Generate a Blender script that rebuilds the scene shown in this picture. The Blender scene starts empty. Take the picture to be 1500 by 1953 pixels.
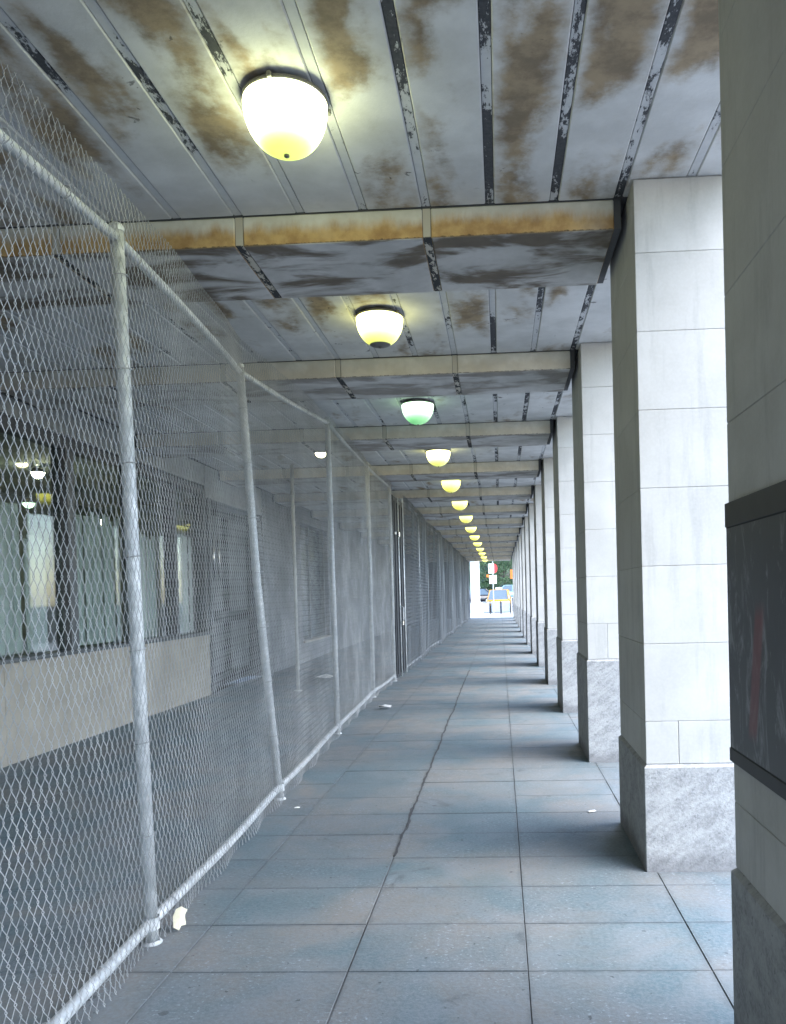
import bpy, bmesh, math, random
import numpy as np
from mathutils import Vector, Matrix
random.seed(7)
rng = np.random.default_rng(11)
S = bpy.context.scene
C = S.collection
R = math.radians

# ------------------------------------------------------------------ camera
F, CX, CY = 1500.0, 887.76, 1154.98          # photo is 1500 x 1953
YAW, PITCH, ROLL = 0.0450, -0.0148, 0.0257
EYE = 1.55
cam = bpy.data.cameras.new('camera')
cam.sensor_fit = 'HORIZONTAL'; cam.sensor_width = 36.0; cam.lens = 36.0 * F / 1500.0
cam.shift_x = -(CX - 750.0) / 1500.0
cam.shift_y = (CY - 976.5) / 1500.0
cam.clip_start = 0.05; cam.clip_end = 2000
camo = bpy.data.objects.new('camera', cam); C.objects.link(camo)
fw = Vector((-math.sin(YAW) * math.cos(PITCH), math.cos(YAW) * math.cos(PITCH), math.sin(PITCH)))
rt = Vector((math.cos(YAW), math.sin(YAW), 0)); up = rt.cross(fw)
c_, s_ = math.cos(ROLL), math.sin(ROLL)
r2 = rt * c_ - up * s_; u2 = rt * s_ + up * c_
camo.matrix_world = Matrix(((r2.x, u2.x, -fw.x, 0), (r2.y, u2.y, -fw.y, 0), (r2.z, u2.z, -fw.z, EYE), (0, 0, 0, 1)))
S.camera = camo

# ------------------------------------------------------------------ sky, sun, exposure
SUN_EL, SUN_AZ = 50.0, 106.0                  # azimuth from +Y towards +X
w = bpy.data.worlds.new('World'); S.world = w; w.use_nodes = True
wn = w.node_tree
sky = wn.nodes.new('ShaderNodeTexSky'); sky.sky_type = 'NISHITA'; sky.sun_disc = False
sky.sun_elevation = R(SUN_EL); sky.sun_rotation = R(SUN_AZ)
sky.air_density = 1.0; sky.dust_density = 1.0; sky.ozone_density = 1.0
bg = wn.nodes['Background']; bg.inputs['Strength'].default_value = 0.15
wn.links.new(sky.outputs[0], bg.inputs['Color'])
sun = bpy.data.lights.new('sun', 'SUN'); sun.energy = 0.85; sun.angle = R(55); sun.color = (1.0, 0.99, 0.97)
suno = bpy.data.objects.new('sun', sun); C.objects.link(suno)
sd = Vector((math.sin(R(SUN_AZ)) * math.cos(R(SUN_EL)), math.cos(R(SUN_AZ)) * math.cos(R(SUN_EL)), math.sin(R(SUN_EL))))
suno.rotation_euler = sd.to_track_quat('Z', 'Y').to_euler()
S.view_settings.view_transform = 'Standard'; S.view_settings.look = 'None'
S.view_settings.gamma = 1.0; S.view_settings.exposure = 2.9
S.view_settings.use_curve_mapping = False
S.render.engine = 'CYCLES'
S.cycles.use_denoising = True
S.cycles.max_bounces = 8; S.cycles.diffuse_bounces = 5; S.cycles.transparent_max_bounces = 12
S.cycles.caustics_reflective = False; S.cycles.caustics_refractive = False

# ------------------------------------------------------------------ layout constants (metres)
XC = 0.762                 # inner face of the pillars
COLW, COLD = 0.512, 0.946
CEIL, BEAMZ = 3.775, 3.600
WALLX = -4.80
ROOF_END = 50.3
def dn(n): return 4.319 + 2.7203 * n + 0.0723 * n * n
B0, B1 = 0.22, 1.03
SEAM0, SEAMP, SEAMW = -0.37, 0.365, 0.050

# ------------------------------------------------------------------ helpers
def obj(name, me, mat=None, parent=None, loc=None, rot=None, kind=None):
    o = bpy.data.objects.new(name, me); C.objects.link(o)
    if mat is not None and me is not None and len(me.materials) == 0: me.materials.append(mat)
    if parent is not None: o.parent = parent
    if loc is not None: o.location = loc
    if rot is not None: o.rotation_euler = rot
    if kind: o['kind'] = kind
    return o
def thing(name, label, cat, loc=(0, 0, 0), rotz=0, group=None):
    o = bpy.data.objects.new(name, None); C.objects.link(o); o.empty_display_size = .1
    o.location = loc; o.rotation_euler = (0, 0, rotz)
    return tag(o, label, cat, group)
def tag(o, label, cat, group=None):
    o['label'] = label; o['category'] = cat
    if group: o['group'] = group
    return o
class MB:
    def __init__(s): s.v = []; s.f = []
    def box(s, x0, x1, y0, y1, z0, z1):
        b = len(s.v)
        s.v += [(x0, y0, z0), (x1, y0, z0), (x1, y1, z0), (x0, y1, z0), (x0, y0, z1), (x1, y0, z1), (x1, y1, z1), (x0, y1, z1)]
        s.f += [tuple(b + i for i in q) for q in ((0, 3, 2, 1), (4, 5, 6, 7), (0, 1, 5, 4), (1, 2, 6, 5), (2, 3, 7, 6), (3, 0, 4, 7))]
        return s
    def tube(s, pts, r, n=8, caps=True):
        pts = [Vector(p) for p in pts]; b = len(s.v); m = len(pts)
        rr = r if isinstance(r, (list, tuple)) else [r] * m
        for i, p in enumerate(pts):
            d = (pts[min(i + 1, m - 1)] - pts[max(i - 1, 0)]).normalized()
            a = Vector((0, 0, 1)) if abs(d.z) < .9 else Vector((1, 0, 0))
            u = d.cross(a).normalized(); v = d.cross(u)
            for k in range(n):
                t = 2 * math.pi * k / n
                s.v.append(tuple(p + (u * math.cos(t) + v * math.sin(t)) * rr[i]))
        for i in range(m - 1):
            for k in range(n):
                k2 = (k + 1) % n
                s.f.append((b + i * n + k, b + i * n + k2, b + (i + 1) * n + k2, b + (i + 1) * n + k))
        if caps:
            s.f.append(tuple(b + k for k in range(n))); s.f.append(tuple(b + (m - 1) * n + k for k in reversed(range(n))))
        return s
    def lathe(s, prof, n=32, c=(0, 0, 0)):      # prof: list of (r, z)
        b = len(s.v); m = len(prof)
        for r, z in prof:
            for k in range(n):
                t = 2 * math.pi * k / n
                s.v.append((c[0] + r * math.cos(t), c[1] + r * math.sin(t), c[2] + z))
        for i in range(m - 1):
            for k in range(n):
                k2 = (k + 1) % n
                s.f.append((b + i * n + k, b + i * n + k2, b + (i + 1) * n + k2, b + (i + 1) * n + k))
        return s
    def prism(s, poly, x0, x1, inset=0):         # poly in (y, z), extruded along x
        b = len(s.v); n = len(poly)
        cy = sum(p[0] for p in poly) / n; cz = sum(p[1] for p in poly) / n
        for x in (x0, x1):
            for y, z in poly: s.v.append((x, y, z))
        s.f.append(tuple(b + i for i in reversed(range(n)))); s.f.append(tuple(b + n + i for i in range(n)))
        for i in range(n):
            j = (i + 1) % n
            s.f.append((b + i, b + j, b + n + j, b + n + i))
        return s
    def mesh(s, name, smooth=False, bevel=0, seg=1):
        me = bpy.data.meshes.new(name); me.from_pydata(s.v, [], s.f); me.update()
        bm = bmesh.new(); bm.from_mesh(me)
        bmesh.ops.recalc_face_normals(bm, faces=bm.faces)
        if bevel: bmesh.ops.bevel(bm, geom=list(bm.edges), offset=bevel, segments=seg, affect='EDGES', clamp_overlap=True)
        if smooth:
            for f in bm.faces: f.smooth = True
        bm.to_mesh(me); bm.free()
        return me
    def build(s, name, mat, parent=None, smooth=False, bevel=0, seg=1, loc=None, rot=None, kind=None):
        return obj(name, s.mesh(name, smooth, bevel, seg), mat, parent, loc, rot, kind)
_cache = {}
def boxmesh(name, dx, dy, dz, mat, bevel=0.004):    # centred unit piece, shared between alike pieces
    k = (name, round(dx, 4), round(dy, 4), round(dz, 4), mat.name, bevel)
    if k not in _cache:
        me = MB().box(-dx / 2, dx / 2, -dy / 2, dy / 2, -dz / 2, dz / 2).mesh(name, False, bevel)
        me.materials.append(mat); _cache[k] = me
    return _cache[k]
def piece(name, x0, x1, y0, y1, z0, z1, mat, parent, bevel=0.004):
    return obj(name, boxmesh(name, x1 - x0, y1 - y0, z1 - z0, mat, bevel), None, parent, ((x0 + x1) / 2, (y0 + y1) / 2, (z0 + z1) / 2))

# ------------------------------------------------------------------ materials
class NT:
    def __init__(s, name, rough=.8, spec=.3):
        s.m = bpy.data.materials.new(name); s.m.use_nodes = True; s.t = s.m.node_tree
        s.b = s.t.nodes['Principled BSDF']; s.b.inputs['Roughness'].default_value = rough
        s.b.inputs['Specular IOR Level'].default_value = spec
    def n(s, typ, **k):
        nd = s.t.nodes.new(typ)
        for a, v in k.items(): setattr(nd, a, v)
        return nd
    def L(s, a, b): s.t.links.new(a, b)
    def pos(s, obj_space=False):
        if obj_space: return s.n('ShaderNodeTexCoord').outputs['Object']
        return s.n('ShaderNodeNewGeometry').outputs['Position']
    def scaled(s, vec, sc, rot=(0, 0, 0)):
        m = s.n('ShaderNodeMapping'); m.inputs['Scale'].default_value = sc; m.inputs['Rotation'].default_value = rot
        s.L(vec, m.inputs[0]); return m.outputs[0]
    def noise(s, vec, scale, detail=4, rough=.55, dist=0):
        nd = s.n('ShaderNodeTexNoise'); nd.inputs['Scale'].default_value = scale; nd.inputs['Detail'].default_value = detail
        nd.inputs['Roughness'].default_value = rough; nd.inputs['Distortion'].default_value = dist
        s.L(vec, nd.inputs['Vector']); return nd.outputs['Fac']
    def ramp(s, fac, a, b, lo=0., hi=1.):
        nd = s.n('ShaderNodeMapRange', interpolation_type='SMOOTHSTEP')
        nd.inputs[1].default_value = a; nd.inputs[2].default_value = b; nd.inputs[3].default_value = lo; nd.inputs[4].default_value = hi
        s.L(fac, nd.inputs[0]); return nd.outputs[0]
    def math(s, op, a, b=None, c=None):
        nd = s.n('ShaderNodeMath', operation=op)
        for i, v in enumerate((a, b, c)):
            if v is None: continue
            if isinstance(v, (int, float)): nd.inputs[i].default_value = v
            else: s.L(v, nd.inputs[i])
        return nd.outputs[0]
    def mix(s, fac, a, b, mode='MIX'):
        nd = s.n('ShaderNodeMix', data_type='RGBA', blend_type=mode)
        for i, v in ((0, fac), (6, a), (7, b)):
            if isinstance(v, (int, float)): nd.inputs[i].default_value = v
            elif isinstance(v, tuple): nd.inputs[i].default_value = (*v, 1)
            else: s.L(v, nd.inputs[i])
        return nd.outputs[2]
    def sep(s, vec):
        nd = s.n('ShaderNodeSeparateXYZ'); s.L(vec, nd.inputs[0]); return nd.outputs
    def comb(s, x, y, z):
        nd = s.n('ShaderNodeCombineXYZ')
        for i, v in enumerate((x, y, z)):
            if isinstance(v, (int, float)): nd.inputs[i].default_value = v
            else: s.L(v, nd.inputs[i])
        return nd.outputs[0]
    def cell(s, vec):
        nd = s.n('ShaderNodeTexWhiteNoise', noise_dimensions='3D'); s.L(vec, nd.inputs['Vector']); return nd.outputs['Value']
    def bump(s, h, strength=.3, dist=.01):
        nd = s.n('ShaderNodeBump'); nd.inputs['Strength'].default_value = strength; nd.inputs['Distance'].default_value = dist
        s.L(h, nd.inputs['Height']); s.L(nd.outputs[0], s.b.inputs['Normal'])
    def col(s, c):
        if isinstance(c, tuple): s.b.inputs['Base Color'].default_value = (*c, 1)
        else: s.L(c, s.b.inputs['Base Color'])
        return s.m

def plain(name, col, rough=.6, metal=0., spec=.4, var=.12, scale=9.):
    t = NT(name, rough, spec); t.b.inputs['Metallic'].default_value = metal
    p = t.pos(); n = t.noise(p, scale, 5, .6)
    d = tuple(c * (1 - var) for c in col); l = tuple(min(1, c * (1 + var)) for c in col)
    t.col(t.mix(t.ramp(n, .3, .7), d, l)); return t.m

def m_floor():
    t = NT('paving_concrete', .62, .35); p = t.pos(); x, y, z = t.sep(p)
    cx = t.math('FLOOR', t.math('DIVIDE', t.math('ADD', x, .67), .745)); cy = t.math('FLOOR', t.math('DIVIDE', t.math('ADD', y, -.42), .464))
    cell = t.cell(t.comb(cx, cy, 0.))
    big = t.noise(p, 1.05, 5, .6, .4); mid = t.noise(p, 4.2, 6, .66); fine = t.noise(p, 55, 4, .7)
    c = t.mix(t.ramp(big, .36, .64), (.225, .325, .350), (.500, .420, .360))  # tan and teal patches paint warm lamplight and blue skylight into the slabs
    c = t.mix(t.math('MULTIPLY', t.ramp(mid, .40, .72), .65), c, (.44, .45, .46))
    c = t.mix(t.math('MULTIPLY', t.ramp(cell, 0, 1), .30), c, (.215, .24, .26))
    c = t.mix(t.math('MULTIPLY', t.ramp(fine, .36, .66), .5), c, (.50, .52, .54))
    c = t.mix(t.math('MULTIPLY', t.ramp(t.noise(p, 22, 5, .7), .56, .70), .45), c, (.20, .205, .21))
    blot = t.noise(p, 2.3, 8, .66, .8)
    c = t.mix(t.math('MULTIPLY', t.ramp(blot, .60, .70), .55), c, (.15, .15, .155))
    spk = t.noise(t.scaled(p, (1, 1.6, 1)), 46, 3, .6)
    wh = t.math('MULTIPLY', t.ramp(spk, .60, .66), t.ramp(t.noise(p, 2.0, 3), .44, .60))
    c = t.mix(t.math('MULTIPLY', wh, .8), c, (.74, .76, .78))
    dk = t.ramp(t.noise(p, 30, 2, .5), .70, .74)
    c = t.mix(t.math('MULTIPLY', dk, .7), c, (.07, .07, .07))
    t.bump(t.math('ADD', fine, t.math('MULTIPLY', mid, .6)), .3, .006)
    t.L(t.ramp(mid, .3, .7, .48, .72), t.b.inputs['Roughness'])
    # dirt gathered along the joints, chewing-gum spots
    fx = t.math('ABSOLUTE', t.math('SUBTRACT', t.math('FRACT', t.math('ADD', t.math('DIVIDE', t.math('ADD', x, .67), .745), 50.)), .5))
    fy = t.math('ABSOLUTE', t.math('SUBTRACT', t.math('FRACT', t.math('ADD', t.math('DIVIDE', t.math('ADD', y, -.42), .464), 50.)), .5))
    ex = t.math('MULTIPLY', t.math('SUBTRACT', .5, fx), .745); ey = t.math('MULTIPLY', t.math('SUBTRACT', .5, fy), .464)
    e = t.math('SUBTRACT', t.math('MINIMUM', ex, ey), t.math('MULTIPLY', t.math('SUBTRACT', t.noise(p, 9, 5, .7), .45), .11))
    c = t.mix(t.math('MULTIPLY', t.ramp(e, .020, .0), .30), c, (.20, .205, .21))
    vo = t.n('ShaderNodeTexVoronoi'); vo.inputs['Scale'].default_value = 2.6; t.L(p, vo.inputs['Vector'])
    gum = t.math('MULTIPLY', t.ramp(vo.outputs['Distance'], .055, .040), t.ramp(t.sep(vo.outputs['Color'])[0], .55, .6))
    c = t.mix(t.math('MULTIPLY', gum, .55), c, (.10, .10, .105))
    c = t.mix(1.0, c, (.37, .415, .442), 'MULTIPLY')
    return t.col(c)

def m_ceiling():
    t = NT('ceiling_concrete', .85, .2); p = t.pos(); x, y, z = t.sep(p)
    fr = t.math('FRACT', t.math('ADD', t.math('DIVIDE', t.math('SUBTRACT', x, SEAM0), SEAMP), 100.0))
    edge = t.math('MULTIPLY', t.math('ABSOLUTE', t.math('SUBTRACT', fr, .5)), 2.0)
    mid = t.noise(p, 6.5, 6, .62)
    edgej = t.math('ADD', edge, t.math('MULTIPLY', t.math('SUBTRACT', mid, .5), 1.1))
    keep = t.ramp(edgej, 1.0, .40)
    cell = t.cell(t.comb(t.math('FLOOR', t.math('DIVIDE', t.math('SUBTRACT', x, SEAM0), SEAMP)), 0., 3.))
    big = t.noise(t.comb(t.math('ADD', t.math('MULTIPLY', x, 1.6), t.math('MULTIPLY', cell, 9.)), t.math('MULTIPLY', y, .75), 0.), 1.15, 4, .55, .3)
    near = t.ramp(y, 4.8, 7.6, 0.0, -.13)
    bigs = t.math('ADD', t.math('ADD', big, near), t.math('MULTIPLY', t.math('SUBTRACT', t.noise(p, 9, 7, .72), .5), .22))
    sm = t.math('MULTIPLY', t.ramp(bigs, .42, .56), keep)
    base = t.mix(t.ramp(t.noise(p, 2.4, 5, .6), .35, .68), (.53, .525, .51), (.67, .665, .65))
    base = t.mix(t.math('MULTIPLY', t.ramp(t.noise(p, 24, 4, .7), .4, .75), .35), base, (.60, .60, .60))
    brown = t.mix(t.ramp(t.noise(p, 5.5, 6, .65), .35, .66), (.17, .12, .066), (.34, .25, .145))
    c = t.mix(t.math('MULTIPLY', sm, .9), base, brown)
    spots = t.math('MULTIPLY', t.ramp(t.noise(p, 11, 5, .6, .4), .655, .70), t.ramp(t.noise(p, 1.4, 2), .46, .6))
    c = t.mix(t.math('MULTIPLY', spots, .7), c, (.06, .055, .05))
    t.bump(t.noise(p, 45, 5, .65), .25, .006)
    return t.col(c)

def m_strip():
    t = NT('ceiling_joint_strip', .85, .2); p = t.pos(); x, y, z = t.sep(p)
    fl = t.noise(t.comb(t.math('MULTIPLY', x, 26.), t.math('MULTIPLY', y, 9.), 0.), 1.0, 6, .75)
    low = t.noise(t.comb(t.math('MULTIPLY', x, 2.5), t.math('MULTIPLY', y, 1.1), 2.), 1.0, 2, .5)
    xs = t.ramp(x, -1.3, .15, -.17, .015)
    a = t.math('ADD', t.math('ADD', fl, t.math('MULTIPLY', t.math('SUBTRACT', low, .5), 1.15)), xs)
    base = t.mix(t.noise(p, 18, 4), (.46, .465, .47), (.62, .62, .615))
    c = t.mix(t.ramp(a, .475, .535), base, t.mix(t.noise(p, 50, 3), (.035, .037, .042), (.11, .112, .118)))
    t.bump(t.math('SUBTRACT', 1., t.ramp(a, .47, .53)), .5, .004)
    return t.col(c)

def m_beam(name, rust, dirt):
    t = NT(name, .85, .2); p = t.pos(); x, y, z = t.sep(p)
    mid = t.noise(p, 5, 6, .62)
    base = t.mix(t.ramp(mid, .35, .68), (.60, .57, .49), (.72, .69, .61))
    # rust run-off plus painted lamp glow: irregular band low on the face
    zz = t.math('ADD', z, t.math('MULTIPLY', t.math('SUBTRACT', t.noise(t.scaled(p, (9, 9, 2.5)), 1., 6, .65), .5), .16))
    run = t.ramp(zz, CEIL - .03, CEIL - .12)
    warm = t.mix(t.ramp(t.noise(p, 8, 5, .65), .3, .7), (.38, .215, .075), (.62, .41, .17))
    amt = t.math('MULTIPLY', t.math('MULTIPLY', run, t.ramp(t.noise(t.scaled(p, (1.3, 1.3, 1.3)), 1., 3), .12, .40)), rust)
    c = t.mix(amt, base, warm)
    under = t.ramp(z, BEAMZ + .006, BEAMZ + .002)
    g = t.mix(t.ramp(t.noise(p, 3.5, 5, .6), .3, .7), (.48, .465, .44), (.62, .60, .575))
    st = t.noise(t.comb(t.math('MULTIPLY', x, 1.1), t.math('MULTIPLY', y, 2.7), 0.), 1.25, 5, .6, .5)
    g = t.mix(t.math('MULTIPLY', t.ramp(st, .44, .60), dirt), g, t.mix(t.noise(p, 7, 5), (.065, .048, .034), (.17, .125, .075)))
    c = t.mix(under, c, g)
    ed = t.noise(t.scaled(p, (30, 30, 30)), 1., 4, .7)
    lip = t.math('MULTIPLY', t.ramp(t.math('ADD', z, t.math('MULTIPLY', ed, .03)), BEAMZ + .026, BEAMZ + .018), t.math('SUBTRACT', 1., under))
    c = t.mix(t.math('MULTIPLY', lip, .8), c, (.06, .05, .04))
    t.bump(t.noise(p, 40, 5, .65), .25, .006)
    return t.col(c)

def m_lime():
    t = NT('limestone_smooth', .7, .3); p = t.pos(); x, y, z = t.sep(p)
    cell = t.cell(t.comb(t.math('FLOOR', t.math('DIVIDE', y, 2.7)), t.math('FLOOR', t.math('DIVIDE', t.math('SUBTRACT', z, -.025), .425)), 1.))
    c = t.mix(t.ramp(t.noise(p, 2.6, 5, .6), .3, .7), (.455, .44, .41), (.555, .54, .51))
    c = t.mix(t.math('MULTIPLY', cell, .45), c, (.41, .395, .365))
    c = t.mix(t.math('MULTIPLY', t.ramp(t.noise(t.scaled(p, (11, 11, 1.3)), 1., 6, .65), .50, .70), .40), c, (.31, .30, .28))
    c = t.mix(t.math('MULTIPLY', t.ramp(t.noise(p, 70, 3), .35, .7), .12), c, (.62, .62, .62))
    t.bump(t.noise(p, 60, 4, .6), .08, .004)
    return t.col(c)

def m_granite():
    t = NT('granite_plinth', .8, .25); p = t.pos()
    q = t.scaled(p, (1, 1, 1), (0, R(38), 0))
    st = t.noise(t.scaled(q, (5, 9, 15)), 1.0, 7, .7, .4)
    c = t.mix(t.ramp(st, .33, .66), (.24, .24, .238), (.40, .395, .385))
    c = t.mix(t.math('MULTIPLY', t.ramp(t.noise(p, 55, 4, .7), .40, .66), .55), c, (.43, .43, .43))
    c = t.mix(t.math('MULTIPLY', t.ramp(t.noise(p, 34, 3, .6), .60, .70), .5), c, (.12, .12, .125))
    z = t.sep(p)[2]
    dirt = t.ramp(t.math('ADD', z, t.math('MULTIPLY', t.noise(p, 6, 4), -.16)), .06, -.04)
    c = t.mix(t.math('MULTIPLY', dirt, .5), c, (.12, .115, .12))
    t.bump(t.math('ADD', st, t.math('MULTIPLY', t.noise(p, 60, 4), .5)), .5, .012)
    return t.col(c)

def m_galv():
    t = NT('galvanised_steel', .48, .5); p = t.pos(); t.b.inputs['Metallic'].default_value = .2
    t.col(t.mix(t.ramp(t.noise(p, 14, 5, .65), .35, .7), (.42, .44, .45), (.62, .635, .64))); return t.m
def m_wire():
    t = NT('galvanised_wire', .55, .4); p = t.pos(); t.b.inputs['Metallic'].default_value = .25
    t.col(t.mix(t.ramp(t.noise(p, 3, 5, .65), .35, .7), (.28, .29, .295), (.43, .44, .445))); return t.m

def m_lamp(name, hot, dim, s_hot, s_dim, z0=-.215, z1=-.01, hk=.8):
    t = NT(name, .3, .5); t.b.inputs['Base Color'].default_value = (.5, .5, .38, 1)
    p = t.pos(True); x, y, z = t.sep(p)
    # the tube sits in the upper middle of the bowl; the glass is darker towards its tip
    k = t.ramp(z, z0, z0 + (z1 - z0) * hk)
    t.L(t.mix(k, dim, hot), t.b.inputs['Emission Color'])
    st = t.n('ShaderNodeMapRange'); st.inputs[3].default_value = s_dim; st.inputs[4].default_value = s_hot
    t.L(k, st.inputs[0]); t.L(st.outputs[0], t.b.inputs['Emission Strength'])
    return t.m

def m_glass(name, tint, refl=.16):
    m = bpy.data.materials.new(name); m.use_nodes = True; t = m.node_tree
    for nd in list(t.nodes): t.nodes.remove(nd)
    o = t.nodes.new('ShaderNodeOutputMaterial'); tr = t.nodes.new('ShaderNodeBsdfTransparent'); gl = t.nodes.new('ShaderNodeBsdfGlossy')
    fr = t.nodes.new('ShaderNodeFresnel'); ge = t.nodes.new('ShaderNodeNewGeometry'); mp = t.nodes.new('ShaderNodeMapRange'); mp.inputs[3].default_value = 1.5; mp.inputs[4].default_value = 1 / 1.5; t.links.new(ge.outputs['Backfacing'], mp.inputs[0]); t.links.new(mp.outputs[0], fr.inputs[0])
    tr.inputs[0].default_value = (*tint, 1); gl.inputs['Roughness'].default_value = .03
    mx = t.nodes.new('ShaderNodeMixShader'); t.links.new(fr.outputs[0], mx.inputs[0]); t.links.new(tr.outputs[0], mx.inputs[1]); t.links.new(gl.outputs[0], mx.inputs[2])
    t.links.new(mx.outputs[0], o.inputs[0]); return m

def m_poster():
    t = NT('dark_poster_print', .35, .5); p = t.pos(True); x, y, z = t.sep(p)
    c = t.mix(t.noise(p, 6, 4), (.030, .031, .035), (.062, .064, .070))
    sm = t.noise(t.comb(t.math('MULTIPLY', y, 11.), t.math('MULTIPLY', z, 4.0), 0.), 1.0, 6, .7, 1.2)
    c = t.mix(t.math('MULTIPLY', t.ramp(sm, .50, .66), .85), c, (.24, .25, .25))
    # red slash
    q = t.math('ADD', t.math('MULTIPLY', y, 1.0), t.math('MULTIPLY', z, .22))
    qq = t.math('ABSOLUTE', t.math('SUBTRACT', q, .20))
    red = t.math('MULTIPLY', t.ramp(qq, .05, .028), t.math('MULTIPLY', t.ramp(z, .12, .04), t.ramp(z, -.34, -.28)))
    c = t.mix(t.math('MULTIPLY', red, .8), c, (.17, .028, .034))
    return t.col(c)

M = {}
M['floor'] = m_floor(); M['ceil'] = m_ceiling(); M['strip'] = m_strip()
M['beam_rust_glow'] = m_beam('beam_concrete_rust_glow', .95, .88); M['beam'] = m_beam('beam_concrete', .18, .55)
M['lime'] = m_lime(); M['granite'] = m_granite(); M['galv'] = m_galv(); M['wire'] = m_wire()
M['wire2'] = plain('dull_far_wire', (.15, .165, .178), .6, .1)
M['grout'] = plain('dark_joint_filling', (.10, .10, .105), .9)
M['joint'] = plain('paving_joint_sand', (.105, .11, .115), .9, var=.5, scale=4)
M['joint2'] = plain('dark_cracked_joint', (.05, .052, .055), .9)
M['boardframe'] = plain('dark_grey_board_frame', (.045, .045, .047), .5)
M['mortar'] = plain('stone_mortar', (.42, .41, .39), .9)
M['asphalt'] = plain('asphalt', (.06, .06, .062), .9, var=.25)
M['kerbst'] = plain('kerb_stone', (.30, .30, .29), .85)
M['outpave'] = plain('street_paving', (.46, .46, .45), .85, scale=1.2)
M['darksteel'] = plain('dark_painted_steel', (.020, .022, .026), .65, 0.)
M['blackframe'] = plain('dark_window_frame', (.095, .10, .105), .55)
M['tanwall'] = plain('tan_stone_cladding', (.33, .30, .255), .8, var=.10, scale=3)
M['greywall'] = plain('grey_rendered_wall', (.15, .155, .165), .85, var=.16, scale=2)
M['header'] = plain('pale_header_panel', (.30, .31, .30), .8)
M['curtain'] = plain('pale_teal_blind', (.42, .435, .425), .75, var=.12, scale=2.5)
M['lobbydark'] = plain('dark_lobby_lining', (.30, .34, .33), .8)
M['glass'] = m_glass('shop_glass', (.90, .945, .93)); M['poster'] = m_poster()
M['fixture'] = plain('weathered_lamp_metal', (.17, .165, .15), .5, .3)
M['pipe'] = plain('pale_painted_pipe', (.42, .42, .40), .6)
M['white'] = plain('white_paint', (.78, .78, .77), .6, var=.05)
M['paper'] = plain('cream_paper', (.74, .68, .50), .85, var=.1, scale=30)
M['litter'] = plain('white_paper_scrap', (.78, .77, .75), .85, var=.08, scale=30)
M['red'] = plain('red_sign_paint', (.55, .045, .04), .5); M['orange'] = plain('orange_sign_paint', (.85, .20, .03), .5)
M['taxi'] = plain('taxi_yellow_paint', (.50, .23, .006), .25, spec=.5, var=.04); M['carblack'] = plain('black_car_paint', (.012, .014, .022), .2, spec=.5)
M['carblue'] = plain('pale_blue_car_paint', (.30, .45, .52), .25, spec=.5, var=.05)
M['carglass'] = plain('car_glass', (.10, .13, .15), .06, spec=.8); M['tyre'] = plain('tyre_rubber', (.02, .02, .02), .8)
M['chrome'] = plain('bright_metal', (.6, .6, .6), .25, .9); M['headlight'] = plain('headlight_lens', (.75, .75, .72), .15)
M['barrier'] = plain('barrier_pale_board', (.36, .41, .46), .6, var=.06)
M['farwall2'] = plain('far_pilaster_stone', (.15, .14, .12), .85); M['leaf'] = plain('tree_leaf', (.050, .105, .040), .6, var=.45, scale=1.5); M['leaf2'] = plain('tree_leaf_blue', (.060, .110, .075), .6, var=.45, scale=1.5)
M['bark'] = plain('tree_bark', (.10, .085, .07), .9, var=.25)
M['farwall'] = plain('far_stone_facade', (.09, .075, .06), .85, var=.12, scale=.6); M['farglass'] = plain('far_window_glass', (.06, .08, .09), .15)
L_HOT = (1.0, 0.97, 0.55); L_DIM = (0.86, 0.95, 0.16)
M['lamp0'] = m_lamp('lamp_glass_bright', (.93, 1.0, .55), (.80, 1.0, .14), 2.1, .15, hk=.62)
M['lamp1'] = m_lamp('lamp_glass_yellow', (1.0, .98, .36), (.78, .86, .12), 1.1, .12)
M['lampg'] = m_lamp('lamp_glass_green', (.60, 1.0, .60), (.14, .62, .20), .55, .12)
M['lampf'] = m_lamp('lamp_glass_dim', (1.0, .96, .16), (.75, .76, .06), .75, .12)
M['bulb'] = m_lamp('bare_bulb', (1.0, .93, .55), (1.0, .9, .5), 5., 5.)
M['lobby1'] = m_lamp('lobby_bulb', (1.0, .95, .6), (1.0, .95, .6), 14., 14.)

# ================================================================== the setting
g = MB().box(-400, 400, -200, 800, -.5, -.16).build('ground', M['asphalt'], kind='structure')
# pavement: base sheet + slabs
pv = MB().box(WALLX - .1, 4.2, -9.0, ROOF_END, -.15, -.006).build('pavement', M['joint'], kind='structure')
SX0, SP, SY0, SQ, J = -.67, .745, .42, .464, .0024
ix0 = -5; ix1 = 6
rest = MB()
r2_ = random.Random(3)
for iy in range(-20, 108):
    for ix in range(-6, 7):
        x0 = SX0 + ix * SP; x1 = x0 + SP; y0 = SY0 + iy * SQ; y1 = y0 + SQ
        x0 = max(x0, WALLX - .05); x1 = min(x1, 4.15); y1 = min(y1, ROOF_END)
        if x1 - x0 < .05 or y1 - y0 < .05: continue
        jl = .004 if ix == 0 else J; jr = .004 if ix == -1 else J
        dz = r2_.uniform(-.0018, .0018); J = .0024 if y0 < 6.5 else .0014
        if y0 > 6.5: jl = jr = J
        near = 2.2 < y0 < 12.2 and x0 > -4.7 and x1 < 1.7 and not (x1 < -4.3)
        if near:
            px = obj('paving_slab', boxmesh('paving_slab', round(x1 - x0 - jl - jr, 3), round(y1 - y0 - 2 * J, 3), .03, M['floor'], .0012), None, pv, ((x0 + jl + x1 - jr) / 2, (y0 + y1) / 2, -.015 + dz))
        else:
            rest.box(x0 + jl, x1 - jr, y0 + J, y1 - J, -.03, dz)
rest.build('paving_slabs', M['floor'], pv, kind='stuff')
ck = MB(); rc = random.Random(5)
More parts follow.
